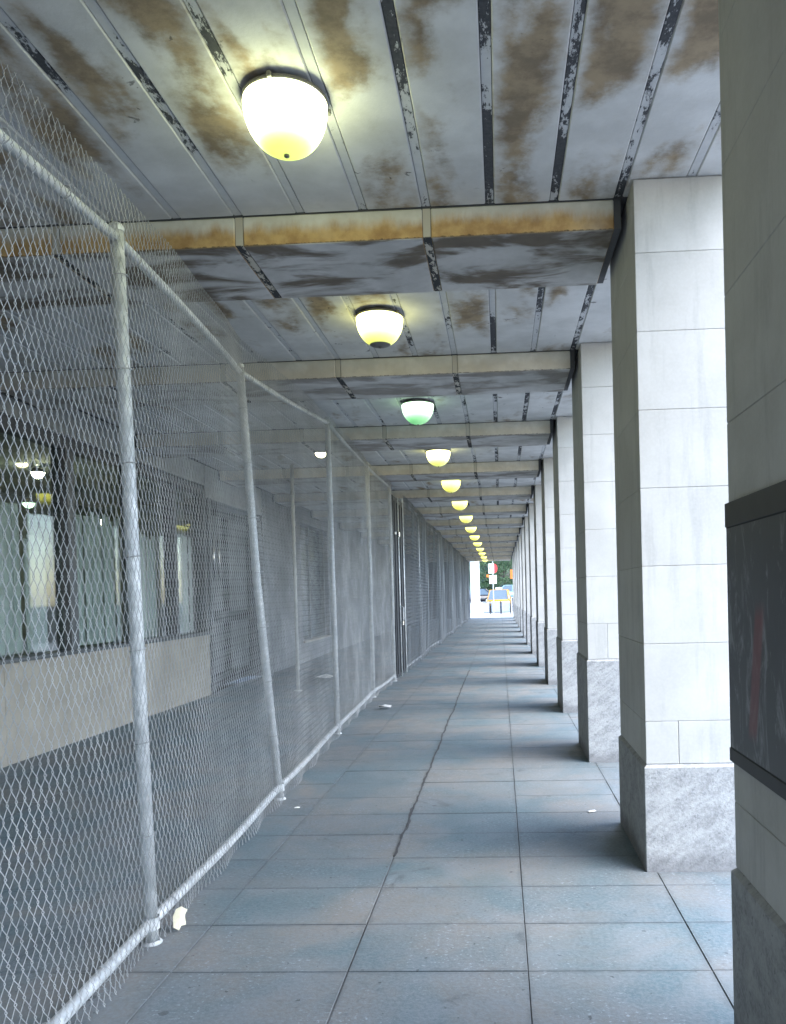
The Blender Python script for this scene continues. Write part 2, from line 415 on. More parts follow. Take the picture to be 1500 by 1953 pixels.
yy = 4.63; w0 = .010; xo = 0.
while yy < 16.0:
    xo = xo * .8 + rc.uniform(-.006, .006); hw = rc.uniform(.003, .009)
    ck.v += [(-.67 + xo - hw, yy, .0035), (-.67 + xo + hw, yy, .0035), (-.67 + xo + hw, yy, -.004), (-.67 + xo - hw, yy, -.004)]
    yy += rc.uniform(.03, .08)
nck = len(ck.v) // 4
for k in range(nck - 1):
    for a, b in ((0, 1), (1, 2), (2, 3), (3, 0)): ck.f.append((4 * k + a, 4 * k + b, 4 * k + 4 + b, 4 * k + 4 + a))
ck.f += [(0, 1, 2, 3), tuple(4 * (nck - 1) + q for q in (3, 2, 1, 0))]
ck.build('cracked_joint', M['joint2'], pv)
# paving beyond the end of the arcade and along the street
MB().box(-30, 4.2, ROOF_END + .02, 61.5, -.15, -.004).build('street_pavement', M['outpave'], kind='structure')
MB().box(-30, 4.5, 61.5, 61.8, -.15, .0).build('kerb', M['kerbst'], kind='structure')
MB().box(4.2, 8.2, -60, 61.5, -.15, -.004).build('street_pavement', M['outpave'], kind='structure')  # unseen strip, widened and kept pale to bounce light up at the ceiling
MB().box(8.2, 8.45, -60, 61.5, -.15, .004).build('kerb', M['kerbst'], kind='structure')
# cross street rising gently behind the barriers
rd = MB(); rd.v = [(-120, 61.8, -.12), (120, 61.8, -.12), (120, 66, -.1), (-120, 66, -.1), (120, 84, .75), (-120, 84, .75), (120, 140, .9), (-120, 140, .9)]
rd.f = [(0, 1, 2, 3), (3, 2, 4, 5), (5, 4, 6, 7)]
rd.build('road', M['asphalt'], kind='structure')

# ceiling: slab, panels, joint strips, beams
cl = MB().box(WALLX - .3, 1.40, -9.0, ROOF_END, CEIL + .012, CEIL + .60).build('ceiling', M['grout'], kind='structure')  # its unseen run behind the camera is added to block light
restp, rests = MB(), MB()
k0 = int(math.floor((WALLX - SEAM0) / SEAMP)); k1 = int(math.floor((1.7 - SEAM0) / SEAMP))
spans = []
edges = [(-9.0, dn(-1) + B0)] + [(dn(n) + (B1 if n >= 0 else .92), dn(n + 1) + B0 if n < 12 else ROOF_END - .62) for n in range(-1, 13)]
for i, (ya, yb) in enumerate(edges):
    for k in range(k0, k1 + 1):
        xa = SEAM0 + k * SEAMP + SEAMW / 2; xb = xa + SEAMP - SEAMW
        xa_, xb_ = max(xa, WALLX), min(xb, 1.38)
        near = 1 <= i <= 5 and xa_ > -4.5
        if xb_ - xa_ > .03:
            if near: piece('ceiling_panel', xa_, xb_, ya + .003, yb - .003, CEIL - .0 + r2_.uniform(-.002, .002), CEIL + .02, M['ceil'], cl, .006)
            else: restp.box(xa_, xb_, ya + .003, yb - .003, CEIL, CEIL + .02)
        sx0 = xa - SEAMW + .003; sx1 = xa - .003
        if sx0 > WALLX:
            if near: piece('joint_strip', sx0, sx1, ya + .003, yb - .003, CEIL + .005, CEIL + .02, M['strip'], cl, .002)
            else: rests.box(sx0, sx1, ya + .003, yb - .003, CEIL + .005, CEIL + .02)
restp.build('far_ceiling_panels', M['ceil'], cl, kind='stuff')
rests.build('far_joint_strips', M['strip'], cl, kind='stuff')
BP = SEAMP * 3
def beam(y0, y1, n, xr=XC - .022):
    bo = bpy.data.objects.new('beam', None); C.objects.link(bo); bo.parent = cl
    mt = M['beam_rust_glow'] if n <= 0 else M['beam']
    core = MB().box(WALLX, xr + .0, y0 + .008, y1 - .008, BEAMZ + .008, CEIL + .01).build('beam_core', M['grout'], bo)
    fp, fs = MB(), MB()
    for k in range(-5, 3):
        xa = SEAM0 + k * BP + SEAMW / 2; xb = xa + BP - SEAMW
        xa, xb2 = max(xa, WALLX), min(xb, xr)
        if xb2 - xa > .03:
            if n <= 3: piece('beam_panel', xa, xb2, y0, y1, BEAMZ, CEIL - .003, mt, bo, .007)
            else: fp.box(xa, xb2, y0, y1, BEAMZ, CEIL - .003)
        s0 = xb + .003; s1 = xb + SEAMW - .003
        if s0 > WALLX and s1 < xr:
            if n <= 3: piece('joint_strip', s0, s1, y0 + .004, y1 - .004, BEAMZ + .004, CEIL - .003, M['strip'] if False else M['beamstrip'], bo, .002)
            else: fs.box(s0, s1, y0 + .004, y1 - .004, BEAMZ + .004, CEIL - .003)
    if fp.v: fp.build('beam_panels', mt, bo)
    if fs.v: fs.build('joint_strips', M['beamstrip'], bo)
def m_bstrip():
    t = NT('beam_joint_strip', .85, .2); p = t.pos(); x, y, z = t.sep(p)
    fl = t.noise(t.comb(t.math('MULTIPLY', x, 20.), t.math('MULTIPLY', y, 8.), t.math('MULTIPLY', z, 8.)), 1., 6, .75)
    low = t.noise(t.scaled(p, (2.1, 2.1, 2.1)), 1., 2)
    under = t.ramp(z, BEAMZ + .012, BEAMZ + .006)
    a = t.math('MULTIPLY', t.ramp(t.math('ADD', fl, t.math('MULTIPLY', t.math('SUBTRACT', low, .5), .5)), .44, .50), under)
    return t.col(t.mix(a, (.52, .48, .40), (.05, .05, .052)))
M['beamstrip'] = m_bstrip()
for n in range(-1, 13): beam(dn(n) + B0, dn(n) + (B1 if n >= 0 else .92), n)
beam(ROOF_END - .62, ROOF_END - .01, 13)

# ================================================================== pillars
ordn = ['nearest', 'second', 'third', 'fourth', 'fifth', 'sixth', 'seventh', 'eighth', 'ninth', 'tenth', 'eleventh', 'twelfth', 'thirteenth', 'fourteenth', 'fifteenth']
plab = {0: 'nearest stone pillar, in shade at the right edge, carrying the dark notice board',
        1: 'big bright pale stone pillar with short mottled plinth, second from the camera',
        2: 'pale stone pillar with tall plinth just beyond the big pillar, third from camera'}
def pillar(n):
    i = n + 1; y = dn(n)
    t = thing('stone_pillar', plab.get(i, '%s pale stone pillar counted from the camera in the right-hand row' % ordn[i]), 'pillar', (XC, y, 0), 0, 'stone pillars along the street side')
    CD = COLD + (.09 if n < 0 else 0)
    ph = .60 if n < 0 else (.59 if n == 0 else .93)
    o = .014
    def plinth(x0, x1):
        mb = MB()
        mb.box(x0, x1, 0, CD, -.012, ph)
        me = mb.mesh('plinth', False, 0)
        bm = bmesh.new(); bm.from_mesh(me)
        ed = [e for e in bm.edges if all(v.co.z > ph - .001 for v in e.verts)]
        bmesh.ops.bevel(bm, geom=ed, offset=.018, segments=1, affect='EDGES')
        ed = [e for e in bm.edges if abs(e.verts[0].co.z - e.verts[1].co.z) > .3]
        bmesh.ops.bevel(bm, geom=ed, offset=.0035, segments=1, affect='EDGES')
        bm.to_mesh(me); bm.free()
        obj('plinth', me, M['granite'], t)
    plinth(0, COLW)
    MB().box(o + .012, COLW - o - .012, o + .012, CD - o - .012, ph - .02, CEIL + .005).build('shaft_core', M['mortar'], t)
    zs = [z for z in [-.025 + .425 * k for k in range(1, 9)] if ph + .12 < z < CEIL - .1]
    zs = [ph + .001] + zs + [CEIL - .004]
    far = MB()
    for k in range(len(zs) - 1):
        za, zb = zs[k] + .0008, zs[k + 1] - .0008
        cuts = [o, COLW - o]
        if n <= 2 and k == 0: cuts = [o, COLW * .375, COLW - o]
        for q in range(len(cuts) - 1):
            xa = cuts[q] + (.001 if q else 0); xb = cuts[q + 1] - (.001 if q < len(cuts) - 2 else 0)
            if n <= 5: piece('stone_block', xa, xb, o, CD - o, za, zb, M['lime'], t, .0022)
            else: far.box(xa, xb, o, CD - o, za, zb)
    if far.v: far.build('shaft', M['lime'], t, bevel=.004)
for n in range(-1, 13): pillar(n)

# notice board on the inner face of the nearest pillar
nb = thing('notice_board', 'dark framed poster board with smeared grey marks and red slash on nearest pillar', 'board', (XC + .014, dn(-1) + .50, 1.40))
MB().box(-.012, .0, -.46, .515, -.435, .43).build('backing_board', M['darksteel'], nb, bevel=.003)
ps = MB().box(-.0145, -.0125, -.42, .495, -.385, .345).build('poster', M['poster'], nb)
for a in ((-.0155, -.0125, -.46, .515, .35, .43), (-.0155, -.0125, -.46, .515, -.435, -.39)): MB().box(*a).build('frame_rail', M['boardframe'], nb, bevel=.003)

# ================================================================== lamps
def lamp(n, x, y, mat, label, rad=.184, h=.222, group='ceiling lamps along the arcade', name='ceiling_lamp', cup=False):
    t = thing(name, label, 'lamp', (x, y, CEIL), random.uniform(0, 6.28), group)
    s = rad / .183
    MB().lathe([(.0, .002), (.150 * s, .002), (.150 * s, -.012), (.176 * s, -.018), (.186 * s, -.022), (.187 * s, -.034), (.183 * s, -.038), (.178 * s, -.038), (.176 * s, -.03), (0, -.03)], 40).build('mounting_ring', M['fixture'], t, smooth=False)
    for a in range(3):
        th = a * 2.094 + .5
        MB().box(-.012, .012, -.008, .010, -.012, .012).build('clip', M['fixture'], t, bevel=.003, loc=(.192 * s * math.cos(th), .192 * s * math.sin(th), -.030), rot=(0, 0, th))
    pr = [(rad * math.cos(q) ** .92, -.006 - (h - .006) * math.sin(q)) for q in np.linspace(0, math.pi / 2 - .001, 20)]
    MB().lathe([(rad * .975, .006), (rad * .998, -.002)] + pr, 44).build('glass_bowl', mat, t, smooth=True, loc=(0, 0, -.038))
    if cup:
        q = [(r, z) for r, z in pr if r < .085 * s]
        MB().lathe([(r + .003, z - .002) for r, z in q] + [(0, -h - .004)], 24).build('drip_cup', M['fixture'], t, smooth=True, loc=(0, 0, -.038))
    MB().lathe([(.012, .004), (.012, -.008), (.0, -.014)], 10).build('finial', M['fixture'], t, loc=(0, 0, -.038 - h))
for n in range(14):
    y = .974 * (3.571 + 2.7203 * n + .0723 * n * n)
    lo = dn(n - 1) + B1 + .32; hi = (dn(n) + B0 if n < 13 else ROOF_END - .62) - .30
    y = min(max(y, lo), hi)
    mt = M['lamp0'] if n == 0 else M['lampg'] if n == 2 else M['lamp1'] if n in (1, 3) else M['lampf']
    lab = ('nearest dome ceiling lamp, glowing brightest white with yellow tip' if n == 0 else
           'second dome ceiling lamp, yellow glow with a dark cup at its tip' if n == 1 else
           'third dome ceiling lamp, the one glowing green' if n == 2 else
           '%s dome ceiling lamp from the camera, glowing yellow in the receding row' % ordn[n])
    lamp(n, -.897, y, mt, lab, cup=(n == 1))

# ================================================================== chain-link fence
FY = [0.8, 3.48, 5.98, 8.82, 11.97, 14.20]
FXB = [-1.53, -1.62, -1.74, -1.88, -1.985, -1.96]
FXT = [-1.55, -1.68, -1.955, -1.90, -1.985, -1.96]
RZ = [3.04, 3.185, 3.30, 3.52, 3.53, 3.53]
MZ = [3.26, 3.40, 3.545, 3.585, 3.59, 3.59]
BZ = .095
def chain(name, ys, fxb, fxt, mz, pw, ph, rad, knots, parent, off=.038, z0=.015, mat=None, sag=.02):
    """one panel of woven zig-zag wires between y=ys[0] and y=ys[1]"""
    ya, yb = ys; n = int(round((yb - ya) / (pw / 2))); hz = ph / 2
    V = []; F_ = []; base = 0
    for k in range(n):
        zt = float(np.interp(ya + k * pw / 2, FY_, mz)); lev = int((3.5 - z0) / hz); hs = (zt - z0) / lev
        j = np.arange(lev + 1); side = (k + j) % 2
        yy = ya + (k + side) * pw / 2 + np.where(side == 1, .0016, -.0016); zz = z0 + j * hs
        if knots:
            y2 = np.repeat(yy, 2); z2 = np.repeat(zz, 2); d = np.tile([-1., 1.], lev + 1)
            z2 = z2 + d * .0052; nn = d * .0030 * np.where(np.repeat(side, 2) == 1, 1, -1)
        else:
            y2, z2 = yy, zz; nn = np.where(side == 1, .003, -.003)
        jit = rng.normal(0, .0012, len(y2))
        y2 = y2 + jit
        tt = np.clip(z2 / 3.4, 0, 1.1)
        xb = np.interp(y2, FY_, fxb); xt = np.interp(y2, FY_, fxt)
        wob = .010 * np.sin(y2 * 2.1 + z2 * 1.3) + .006 * np.sin(y2 * 5.3 - z2 * 2.2)
        edge = sag * np.sin(y2 * 9.0) * np.clip(1 - z2 / .12, 0, 1)
        x2 = xb + (xt - xb) * tt + off + wob * np.clip(z2 / .3, 0, 1) + nn + edge
        m = len(y2); P = np.stack([x2, y2, z2], 1)
        ring = np.array([[rad, 0, 0], [-.5 * rad, .87 * rad * 1.15, 0], [-.5 * rad, -.87 * rad * 1.15, 0]])
        V.append((P[:, None, :] + ring[None]).reshape(-1, 3))
        i = np.arange(m - 1)[:, None] * 3 + base; q = np.arange(3)[None]; q2 = (q + 1) % 3
        F_.append(np.stack([i + q, i + q2, i + 3 + q2, i + 3 + q], -1).reshape(-1, 4))
        base += m * 3
    V = np.concatenate(V).astype(np.float32); Fq = np.concatenate(F_).astype(np.int32)
    me = bpy.data.meshes.new(name); me.vertices.add(len(V)); me.vertices.foreach_set('co', V.ravel())
    me.loops.add(Fq.size); me.loops.foreach_set('vertex_index', Fq.ravel())
    me.polygons.add(len(Fq)); me.polygons.foreach_set('loop_start', np.arange(0, Fq.size, 4, dtype=np.int32))
    me.polygons.foreach_set('loop_total', np.full(len(Fq), 4, np.int32)); me.polygons.foreach_set('use_smooth', np.ones(len(Fq), bool))
    me.update(); me.validate()
    return obj(name, me, mat or M['wire'], parent, kind='stuff')

fence = thing('chain_link_fence', 'tall galvanised chain-link fence along the left side, nearest to the camera', 'fence', (0, 0, 0))
FY_ = FY
for i in range(len(FY) - 1):
    chain('wire_mesh', (FY[i] if i else 1.5, FY[i + 1]), FXB, FXT, MZ, .047, .093, .0016 if i < 2 else .0015, i < 3, fence)
def lerp(y, a): return float(np.interp(y, FY_, a))
for i, y in enumerate(FY):
    xb, xt = FXB[i], FXT[i]
    top = RZ[i] + .03
    p = MB().tube([(xb, y, -.01), (xb + (xt - xb) * .5 - (.02 if i == 2 else 0), y, top * .5), (xt, y, top)], .031, 14).build('post', M['galv'], fence, smooth=True)
    MB().lathe([(.034, 0), (.034, .02), (.024, .034), (0, .04)], 14, (xt, y, top)).build('post_cap', M['galv'], p)
    MB().lathe([(.036, -.028), (.0365, .028)], 14, (xb, y, BZ)).build('rail_clamp', M['galv'], p)
    MB().lathe([(.046, -.004), (.046, .006), (.034, .016)], 14, (xb, y, 0)).build('floor_socket', M['galv'], p)
    if i in (1, 2):
        for z in np.arange(.5, 3.1, .42):
            f = z / 3.3
            MB().tube([(xb + (xt - xb) * f + .036 * math.cos(a), y + .036 * math.sin(a), z + .004 * a) for a in np.linspace(-2.6, 2.6, 12)], .0028, 5).build('tie_wire', M['wire'], p)
for i in range(len(FY) - 1):
    ys = np.linspace(FY[i], FY[i + 1], 14)
    tt = np.linspace(0, 1, 14); sg = np.sin(tt * math.pi)
    MB().tube([(lerp(y, FXT) + .0 * s + (.03 * s if i == 1 else 0), y, lerp(y, RZ) - .018 * s) for y, s in zip(ys, sg)], .0225, 12).build('top_rail', M['galv'], fence, smooth=True)
    MB().tube([(lerp(y, FXB) + .004 * math.sin(y * 3), y, BZ - .012 * s) for y, s in zip(ys, sg)], .0255, 12).build('bottom_rail', M['galv'], fence, smooth=True)

for i in (0, 1, 2):
    for y in np.arange(max(FY[i], 1.9) + .25, FY[i + 1] - .1, .41):
        y = float(y) + random.uniform(-.04, .04)
        for (xx, zz, rr) in ((lerp(y, FXB), BZ - .006, .031), (lerp(y, FXT), lerp(y, RZ) - .008, .028)):
            MB().tube([(xx + rr * math.cos(a) + .004, y + .003 * a, zz + rr * math.sin(a)) for a in np.linspace(-2.7, 2.7, 11)] + [(xx + .02, y + .02, zz + .02 + random.uniform(-.03, .02))], .0022, 5).build('tie_wire', M['wire'], fence)

# dark steel double gate
gt = thing('steel_gate', 'narrow dark steel double gate standing between two chain-link fences', 'gate', (-1.95, 14.32, 0))
for (a, b) in ((0, .60), (.76, 1.36)):
    lf = MB().box(-.03, .03, a, b, .04, 3.40).build('gate_leaf', M['darksteel'], gt, bevel=.006)
    MB().box(.031, .045, a + .10, a + .13, .1, 3.3).build('gate_rib', M['darksteel'], lf)
    MB().box(.031, .045, b - .13, b - .10, .1, 3.3).build('gate_rib', M['darksteel'], lf)
MB().tube([(.02, .68, 0), (.02, .68, 3.42)], .022, 14).build('centre_post', M['galv'], gt, smooth=True)
MB().box(.032, .075, .50, .585, 2.66, 2.76).build('latch', M['chrome'], gt, bevel=.008)
MB().box(.032, .070, .04, .11, 2.67, 2.73).build('latch', M['chrome'], gt, bevel=.008)
hd = MB().tube([(.055, .58, 1.05), (.10, .58, 1.08), (.10, .58, 1.32), (.055, .58, 1.35)], .014, 10).build('handle', M['galv'], gt, smooth=True)
MB().box(.06, .10, .60, .66, .98, 1.07).build('padlock', M['chrome'], gt, bevel=.01)

# far fence
fence2 = thing('chain_link_fence', 'far chain-link fence receding beyond the dark steel gate to the bright end', 'fence', (0, 0, 0))
FY2 = [15.75] + [18.6 + 3.1 * k for k in range(10)] + [49.0]
FX2 = [-1.94] + [-1.95 + (-.06 if k % 2 else .03) for k in range(10)] + [-1.95]
FY_ = FY2
for i in range(len(FY2) - 1):
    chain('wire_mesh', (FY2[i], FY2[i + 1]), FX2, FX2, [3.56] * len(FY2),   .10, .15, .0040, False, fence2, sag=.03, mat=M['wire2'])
for i, y in enumerate(FY2):
    MB().tube([(FX2[i], y, 0), (FX2[i], y, 3.5)], .034, 10).build('post', M['galv'], fence2, smooth=True)
    if i < len(FY2) - 1:
        MB().tube([(FX2[i], y, 3.44), (FX2[i + 1], FY2[i + 1], 3.44)], .022, 8).build('top_rail', M['galv'], fence2, smooth=True)
        MB().tube([(FX2[i], y, .10), (FX2[i + 1], FY2[i + 1], .10)], .024, 8).build('bottom_rail', M['galv'], fence2, smooth=True)

# ================================================================== building behind the fence
bd = thing('building', 'building front behind the fence with tan base, dark framed glazing and dark doors', 'building', (WALLX, 0, 0))
def bb(name, y0, y1, z0, z1, x0, x1, mat, par=None, bevel=.004): return MB().box(x0, x1, y0, y1, z0, z1).build(name, mat, par or bd, bevel=bevel)
G0, G1 = 2.0, 12.75
bb('wall', -9.0, G0 - .02, -.01, CEIL + .01, -.25, 0, M['greywall'])  # unseen stretch behind the camera, added to keep light out
yb = G0
k = 0
while yb < G1 - .1:
    ye = min(yb + 1.79, G1)
    bb('base_panel', yb + .004, ye - .004, -.01, .985, -.22, .0, M['tanwall'])
    yb = ye; k += 1
bb('base_core', G0, G1, -.01, .96, -.24, -.03, M['mortar'])
bb('sill', G0, G1, .987, 1.03, -.24, .03, M['blackframe'])
bb('header', G0, G1, 3.44, CEIL + .01, -.24, -.02, M['header'])
bb('frame_head', G0, G1, 3.30, 3.438, -.2, -.05, M['blackframe'])
mull = [2.0, 3.5, 5.0, 6.5, 8.62, 10.20, 11.5, 12.68]
for i, y in enumerate(mull):
    bb('mullion', y, y + (.16 if i in (4, 5) else .10), 1.03, 3.30, -.2, -.02, M['blackframe'])
    if i < len(mull) - 1:
        bb('window_pane', y + .17, mull[i + 1] - .005, 1.035, 3.295, -.115, -.105, M['glass'], bevel=0)
# lobby behind the glass
bb('lobby_floor', G0, G1, -.01, .02, -4.0, -.26, M['lobbydark']); bb('lobby_back_wall', G0 - .1, G1 + 3.2, 0, 3.9, -4.2, -4.02, M['lobbydark'])
bb('lobby_ceiling', G0, G1 + 3, 3.56, 3.7, -4.0, -.26, M['lobbydark']); bb('lobby_side_wall', G0 - .25, G0 - .12, 0, 3.7, -4.0, -.25, M['lobbydark']); bb('lobby_side_wall', G1 + 3.0, G1 + 3.2, 0, 3.7, -4.0, -.42, M['lobbydark'])
# pale blinds behind the panes, added right across to brighten the glazing
for (ya, ye, zt) in ((6.72, 7.05, 2.5), (7.25, 8.0, 2.62), (8.15, 8.5, 2.3), (8.86, 10.14, 2.66), (10.45, 11.3, 2.5), (11.7, 12.6, 2.6)):
    b = bpy.data.objects.new('blind', None); C.objects.link(b); b.parent = bd
    y = ya
    while y < ye:
        wv = random.uniform(.08, .12)
        MB().box(-.006, .006, -wv / 2 * 1.1, wv / 2 * 1.1, 1.05, zt + random.uniform(-.05, .02)).build('blind_slat', M['curtain'], b, loc=(-.24 + random.uniform(-.02, .02), y, 0), rot=(0, 0, random.uniform(-.25, .25)))
        y += wv
# double door in a dark recess
bb('door_recess', 12.80, 15.85, 3.25, CEIL + .01, -.4, -.02, M['header'])
for y in (12.80, 15.72): bb('door_jamb', y, y + .13, 0, 3.25, -.4, .02, M['blackframe'])
for j, (ya, ye) in enumerate(((12.95, 14.30), (14.34, 15.70))):
    d = bb('door', ya, ye, .02, 3.22, -.33, -.27, M['darksteel'])
    for (za, zb) in ((.25, 1.15), (1.35, 3.05)): MB().box(-.268, -.262, ya + .18, ye - .18, za, zb).build('door_panel', M['blackframe'], d)
    yy = 13.20 if j == 0 else 13.52
for yy in (12.98, 13.22): MB().tube([(.02, yy, 1.9), (.02, yy, 2.65)], .022, 10).build('door_handle', M['chrome'], bd, smooth=True)
# masonry with tall window niche
for (ya, ye, za, zb) in ((15.86, 18.85, -.01, CEIL + .01), (21.85, 30.0, -.01, CEIL + .01), (30.02, 40.0, -.01, CEIL + .01), (40.02, ROOF_END, -.01, CEIL + .01)):
    bb('wall', ya, ye, za, zb, -.25, .0, M['greywall'])
bb('end_wall', ROOF_END - .4, ROOF_END - .1, -.01, CEIL + .01, .01, 2.75, M['greywall'])
bb('wall', 18.86, 21.84, -.01, .45, -.25, -.002, M['greywall']); bb('wall', 18.86, 21.84, 3.40, CEIL + .01, -.25, -.002, M['greywall'])
wd = bb('window', 19.0, 21.7, .5, 3.42, -.24, -.20, M['farglass'], bevel=0)
bb('window_sill', 18.87, 21.83, .452, .50, -.24, .05, M['tanwall'], wd)
bb('window_mullion', 20.3, 20.38, .5, 3.42, -.198, -.16, M['blackframe'], wd)
bb('window_frame', 18.87, 19.0, .5, 3.44, -.24, -.1, M['blackframe'], wd); bb('window_frame', 21.7, 21.83, .5, 3.44, -.24, -.1, M['blackframe'], wd)
# slim pipe standing behind the fence
pp = thing('standpipe', 'slim pale vertical pipe behind the fence between second and third posts', 'pipe', (-3.42, 13.0, 0))
MB().tube([(0, 0, 0), (0, 0, CEIL)], .03, 12).build('pipe', M['pipe'], pp, smooth=True)
for z in (.4, 1.9, 3.3): MB().lathe([(.038, -.03), (.038, .03)], 12, (0, 0, z)).build('collar', M['pipe'], pp)
MB().lathe([(.07, 0), (.07, .012), (.03, .02)], 14).build('floor_flange', M['pipe'], pp)
# lamps of the lobby and behind the fence
lamp(0, -2.62, 11.65, M['bulb'], 'small bare bright lamp on the ceiling behind the fence', rad=.085, h=.10, group='small lamps behind the fence', name='ceiling_lamp')
def lobby_lamp(x, y, z, mat, label):
    t = thing('pendant_lamp', label, 'lamp', (x, y, z), 0, 'lobby lamps behind the glass')
    MB().tube([(0, 0, .07), (0, 0, 3.555 - z)], .008, 8).build('rod', M['blackframe'], t)
    MB().lathe([(.02, .08), (.07, .06), (.10, .0), (.095, -.0)], 20).build('shade', M['fixture'], t)
    MB().lathe([(.09, -.002), (.085, -.03), (.05, -.07), (0, -.085)], 20).build('glass_bowl', mat, t, smooth=True)
lobby_lamp(-6.6, 11.05, 3.45, M['lobby1'], 'upper bright lobby lamp seen through the glass at far left')
lobby_lamp(-7.3, 11.95, 3.14, M['lampg'], 'dim greenish lobby lamp below the bright one at far left')
lobby_lamp(-6.9, 13.45, 3.00, M['lobby1'], 'yellow lobby lamp seen just left of the nearest fence post')

# ================================================================== litter
def scrap(name, label, cat, x, y, pts, h, mat, rz=0, tilt=0):
    n = len(pts); mb = MB()
    top = [(px, py, .003 + h * ((px * 7 + py * 5) ** 2 % 1) + h * abs(py) * 6) for px, py in pts]
    cx = sum(p[0] for p in pts) / n; cy = sum(p[1] for p in pts) / n
    mb.v = [(*p,) for p in top] + [(cx, cy, h * .5 + .006)] + [(p[0], p[1], p[2] - .0015) for p in top] + [(cx, cy, h * .5 + .0045)]
    for i in range(n):
        j = (i + 1) % n
        mb.f += [(i, j, n), (n + 1 + j, n + 1 + i, 2 * n + 1), (i, n + 1 + i, n + 1 + j, j)]
    o = mb.build(name, mat, loc=(x, y, .002), rot=(tilt, 0, rz)); tag(o, label, cat)
    return o
lf = scrap('dry_leaf', 'curled cream leaf leaning on the fence foot beside the nearest post', 'leaf', -1.55, 3.62, [(-.035, -.05), (.0, -.072), (.012, -.045), (.042, -.04), (.034, .02), (.05, .05), (.012, .075), (-.022, .062), (-.04, .02)], .02, M['paper'], .3, R(62))
lf.location.z = .052; lf.scale = (.72, .72, .72)
scrap('paper_scrap', 'white paper scrap lying beside the fence foot near the third post', 'litter', -1.62, 10.7, [(-.09, -.06), (.06, -.08), (.10, .02), (.02, .09), (-.08, .05)], .05, M['litter'], .4)
scrap('paper_scrap', 'tiny white scrap on the slabs near the second fence post', 'litter', -1.54, 5.72, [(-.02, -.01), (.02, -.014), (.024, .01), (-.016, .014)], .006, M['litter'], .2)
scrap('paper_scrap', 'small white scrap on the paving left of the big pillar', 'litter', .60, 5.52, [(-.03, -.012), (.028, -.02), (.04, .012), (-.02, .018)], .008, M['litter'], .6)
scrap('paper_scrap', 'crumpled pale scrap on the floor behind the fence by the pipe', 'litter', -3.35, 14.6, [(-.16, -.1), (.12, -.12), (.2, .05), (.03, .14), (-.15, .08)], .06, M['litter'], .1)

# ================================================================== far street end
def sm(x0, x1, y0, y1, z0, z1): return (x0, x1, y0, y1, z0, z1)
ep = thing('end_pillar', 'bright white pillar at the far left end of the arcade', 'pillar', (-1.62, 53.6, 0))
MB().box(-.40, .22, 0, .45, .9, 4.3).build('shaft', M['white'], ep, bevel=.02); MB().box(-.44, .40, -.06, .52, -.02, .9).build('base', M['white'], ep, bevel=.03)
def barrier(x0, x1, y, label):
    t = thing('street_barrier', label, 'barrier', ((x0 + x1) / 2, y, 0), 0, 'pale street barriers at the far end'); hw = (x1 - x0) / 2
    MB().box(-hw + .04, hw - .04, -.02, .02, .14, .84).build('panel', M['barrier'], t, bevel=.01)
    for s in (-1, 1):
        MB().tube([(s * hw, 0, 0), (s * hw, 0, .95)], .028, 10).build('post', M['darksteel'], t)
        MB().box(s * hw - .05, s * hw + .05, -.18, .18, -.005, .03).build('foot', M['darksteel'], t)
    MB().tube([(-hw, 0, .90), (hw, 0, .90)], .02, 8).build('top_rail', M['galv'], t)
barrier(-1.72, -.80, 58.2, 'pale panel barrier at far end, leftmost of three')
barrier(-.72, .0, 58.4, 'pale panel barrier at far end, middle of three')
barrier(.04, .72, 58.4, 'pale panel barrier at far end, rightmost of three')
rl = thing('street_railing', 'white upright bar railing at the far end beside the pillars', 'railing', (1.0, 58.0, 0))
for k in range(5): MB().tube([(-.18 + k * .16, 0, 0), (-.18 + k * .16, 0, 1.22)], .022, 8).build('bar', M['white'], rl)
for z in (.12, 1.2): MB().tube([(-.2, 0, z), (.5, 0, z)], .02, 8).build('rail', M['white'], rl)

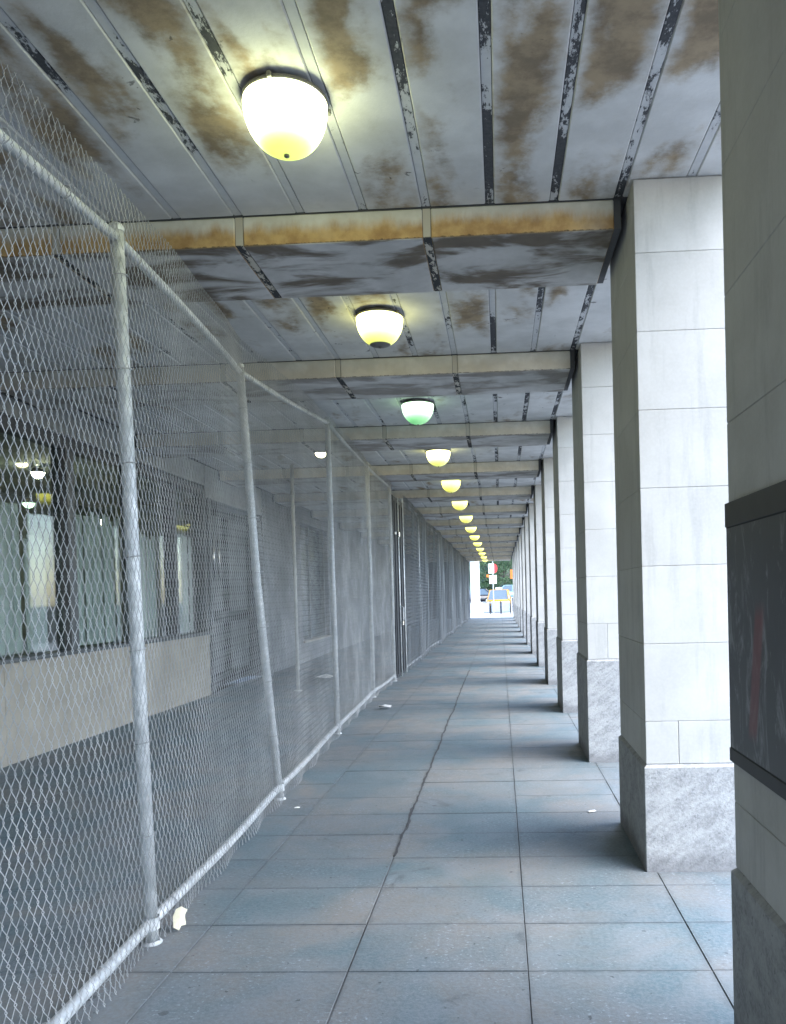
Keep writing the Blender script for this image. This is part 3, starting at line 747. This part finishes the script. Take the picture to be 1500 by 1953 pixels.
def car(name, label, cat, loc, rz, body, Lc=4.4, Wc=1.78, Hc=1.45, group=None, sign=False, van=False):
    t = thing(name, label, cat, loc, rz, group)
    h = Lc / 2; b0 = .22; belt = Hc * (.60 if not van else .55)
    low = [(-h, b0 + .12), (-h + .06, b0), (h - .06, b0), (h, b0 + .14), (h, belt * .78), (h - .10, belt * .93), (h - .95, belt), (-h + .5, belt), (-h + .08, belt * .93), (-h, belt * .7)]
    MB().prism(low, -Wc / 2, Wc / 2).build('body', body, t, bevel=.07, seg=2, smooth=True)
    if van: cab = [(h - 1.0, belt - .02), (h - 1.75, Hc), (-h + .25, Hc), (-h + .08, belt - .02)]
    else: cab = [(h - 1.15, belt - .02), (h - 1.85, Hc), (-h + 1.15, Hc), (-h + .45, belt - .02)]
    # glasshouse tapers inwards towards the roof
    mb = MB(); ti = .16
    ys = [p[0] for p in cab]; zs = [p[1] for p in cab]
    for sx in (-1, 1):
        for y, z in cab: mb.v.append((sx * (Wc / 2 - .04 - (ti if z > belt else 0)), y, z))
    mb.f = [(0, 1, 2, 3), (7, 6, 5, 4), (0, 4, 5, 1), (1, 5, 6, 2), (2, 6, 7, 3), (3, 7, 4, 0)]
    gh = mb.build('glasshouse', M['carglass'], t, bevel=.03)
    r0, r1 = cab[1][0], cab[2][0]
    MB().box(-Wc / 2 + .20, Wc / 2 - .20, r1 + .02, r0 - .02, Hc - .03, Hc + .03).build('roof', body, t, bevel=.025)
    for sx in (-1, 1):
        xb, xt = sx * (Wc / 2 - .035), sx * (Wc / 2 - .035 - ti)
        for (yb_, yt_) in ((cab[0][0], r0), (.5 * (cab[0][0] + cab[3][0]), .5 * (r0 + r1)), (cab[3][0], r1)):
            MB().tube([(xb, yb_, belt), (xt, yt_, Hc)], .035, 6).build('window_post', body, t)
        for yw in (h - .85, -h + .85):
            wh = MB().lathe([(0, -.11), (.20, -.11), (.31, -.10), (.33, -.06), (.33, .06), (.31, .10), (.20, .11), (0, .11)], 20).build('wheel', M['tyre'], t, loc=(sx * (Wc / 2 - .10), yw, .33), rot=(0, R(90), 0))
            MB().lathe([(0, -.115), (.19, -.115), (.19, .115), (0, .115)], 16).build('rim', M['chrome'], wh)
        MB().box(sx * (Wc / 2 - .28) - .17, sx * (Wc / 2 - .28) + .17, h - .05, h + .012, belt * .66, belt * .80).build('headlight', M['headlight'], t, bevel=.02)
        MB().box(sx * (Wc / 2 - .22) - .12, sx * (Wc / 2 - .22) + .12, -h - .01, -h + .04, belt * .66, belt * .80).build('tail_light', M['red'], t, bevel=.02)
    MB().box(-Wc / 2 + .03, Wc / 2 - .03, h - .10, h + .07, b0 + .02, b0 + .26).build('bumper', M['carblack'], t, bevel=.04)
    MB().box(-.45, .45, h - .02, h + .02, belt * .55, belt * .76).build('grille', M['blackframe'], t, bevel=.01)
    if sign: MB().box(-.28, .28, .05, .25, Hc + .03, Hc + .22).build('roof_sign', M['white'], t, bevel=.03)
    return t
def roadz(y): return float(np.interp(y, [61.8, 66, 84, 140], [-.12, -.1, .75, .9]))
car('taxi_van', 'yellow taxi van with roof sign facing the camera beyond the barriers', 'taxi', (-.12, 68.5, roadz(68.5)), R(176), M['taxi'], 4.6, 1.86, 1.80, sign=True, van=True)
car('parked_car', 'dark car standing side on, left of the yellow taxi', 'car', (-2.6, 79.0, roadz(79)), R(86), M['carblack'], 4.5, 1.8, 1.5)
car('parked_car', 'pale blue car behind and right of the yellow taxi', 'car', (1.6, 84.5, roadz(84.5)), R(-88), M['carblue'], 4.6, 1.8, 1.6)
sg = thing('street_sign', 'white sign with rounded red edge over a white plate on a pole', 'sign', (-.55, 62.8, -.12))
MB().tube([(0, 0, 0), (0, 0, 4.2)], .04, 10).build('pole', M['galv'], sg)
MB().box(-.36, .10, -.09, -.06, 3.25, 4.02).build('white_panel', M['white'], sg, bevel=.01)
MB().box(-.30, -.16, -.094, -.0905, 3.62, 3.74).build('dark_mark', M['darksteel'], sg); MB().box(-.26, -.06, -.094, -.0905, 3.40, 3.48).build('dark_mark', M['darksteel'], sg)
hd_ = MB(); th_ = np.linspace(-math.pi / 2, math.pi / 2, 16)
hd_.v = [(.104 + .27 * math.cos(a), yv, 3.635 + .38 * math.sin(a)) for yv in (-.09, -.06) for a in th_]
hd_.f = [tuple(range(16)), tuple(reversed(range(16, 32)))] + [(k, k + 1, 17 + k, 16 + k) for k in range(15)] + [(15, 0, 16, 31)]
hd_.build('red_panel', M['red'], sg)
MB().box(-.30, .28, -.09, -.06, 2.42, 3.10).build('white_plate', M['white'], sg, bevel=.01)
MB().box(-.52, -.30, -.09, -.06, 2.95, 3.15).build('orange_tag', M['orange'], sg, bevel=.01)
og = thing('street_sign', 'orange box sign on a pole at the right of the far opening', 'sign', (1.0, 60.6, 0))
MB().tube([(.1, 0, 0), (.1, 0, 3.7)], .035, 10).build('pole', M['galv'], og)
MB().box(-.20, .22, -.12, -.04, 2.62, 3.32).build('sign_box', M['orange'], og, bevel=.02); MB().box(-.10, .12, -.13, -.121, 2.72, 3.22).build('sign_face', M['orange'], og)
MB().box(.02, .18, -.10, .06, 3.36, 3.48).build('bracket', M['darksteel'], og)

def tree(x, y, h, cr, label, seed, mat):
    r_ = random.Random(seed); t = thing('street_tree', label, 'tree', (x, y, .8), 0, 'trees across the street')
    tr = MB().tube([(0, 0, -.3), (.05, .02, h * .25), (-.04, .05, h * .45), (.03, 0, h * .7)], [.20, .16, .12, .05], 10)
    for k in range(6):
        a = k * 1.05 + r_.random(); z = h * (.28 + .06 * k)
        tr.tube([(0, 0, z), (math.cos(a) * cr * .35, math.sin(a) * cr * .35, z + .5), (math.cos(a) * cr * .7, math.sin(a) * cr * .7, z + 1.1)], [.07, .05, .02], 6)
    tr.build('trunk', M['bark'], t, smooth=True)
    mb = MB()
    cl_ = [(r_.gauss(0, cr * .42), r_.gauss(0, cr * .42), r_.uniform(h * .10, h), r_.uniform(.4, .9)) for _ in range(90)]
    for (cx, cy, cz, cr_) in cl_:
        for _ in range(85):
            v = Vector((r_.gauss(0, 1), r_.gauss(0, 1), r_.gauss(0, .7))); v = v.normalized() * cr_ * r_.random() ** .4
            p = Vector((cx, cy, cz)) + v; s = r_.uniform(.06, .13)
            u = Vector((r_.gauss(0, 1), r_.gauss(0, 1), r_.gauss(0, 1))).normalized(); q = u.orthogonal().normalized()
            b = len(mb.v); mb.v += [tuple(p - u * s), tuple(p + q * s * .5), tuple(p + u * s), tuple(p - q * s * .5)]; mb.f.append((b, b + 1, b + 2, b + 3))
    mb.build('crown', mat, t, kind='stuff')
for i, (x, y, h, cr, lb) in enumerate([(-4.4, 95, 7.5, 2.2, 'leafy tree across the street at left of the far opening'), (-1.2, 99, 8, 2.3, 'leafy tree across the street behind the white and red sign'), (2.6, 97, 7.5, 2.2, 'leafy tree across the street at right of the far opening'), (.6, 106, 9, 2.6, 'farther leafy tree between the two nearer ones across the street'), (-3.2, 108, 9, 2.6, 'farthest leafy tree at left across the street')]):
    tree(x, y, h, cr, lb, 20 + i, M['leaf2'] if i == 0 else M['leaf'])
fb = thing('far_building', 'brownish stone building far across the street behind the trees', 'building', (0, 118, .8))
MB().box(-26, 26, 0, 12, -1, 20).build('wall', M['farwall'], fb)
for r in range(3):
    for k in range(-4, 5):
        wn_ = MB().box(k * 2.4 - .6, k * 2.4 + .6, -.06, -.01, .8 + r * 3.4, 3.0 + r * 3.4).build('window', M['farglass'], fb)
        MB().box(k * 2.4 - .75, k * 2.4 + .75, -.16, -.01, .62 + r * 3.4, .79 + r * 3.4).build('sill', M['farwall2'], wn_)
for k in range(-4, 5): MB().box(k * 2.4 + .95, k * 2.4 + 1.45, -.25, -.005, -.9, 19.8).build('pilaster', M['farwall2'], fb)
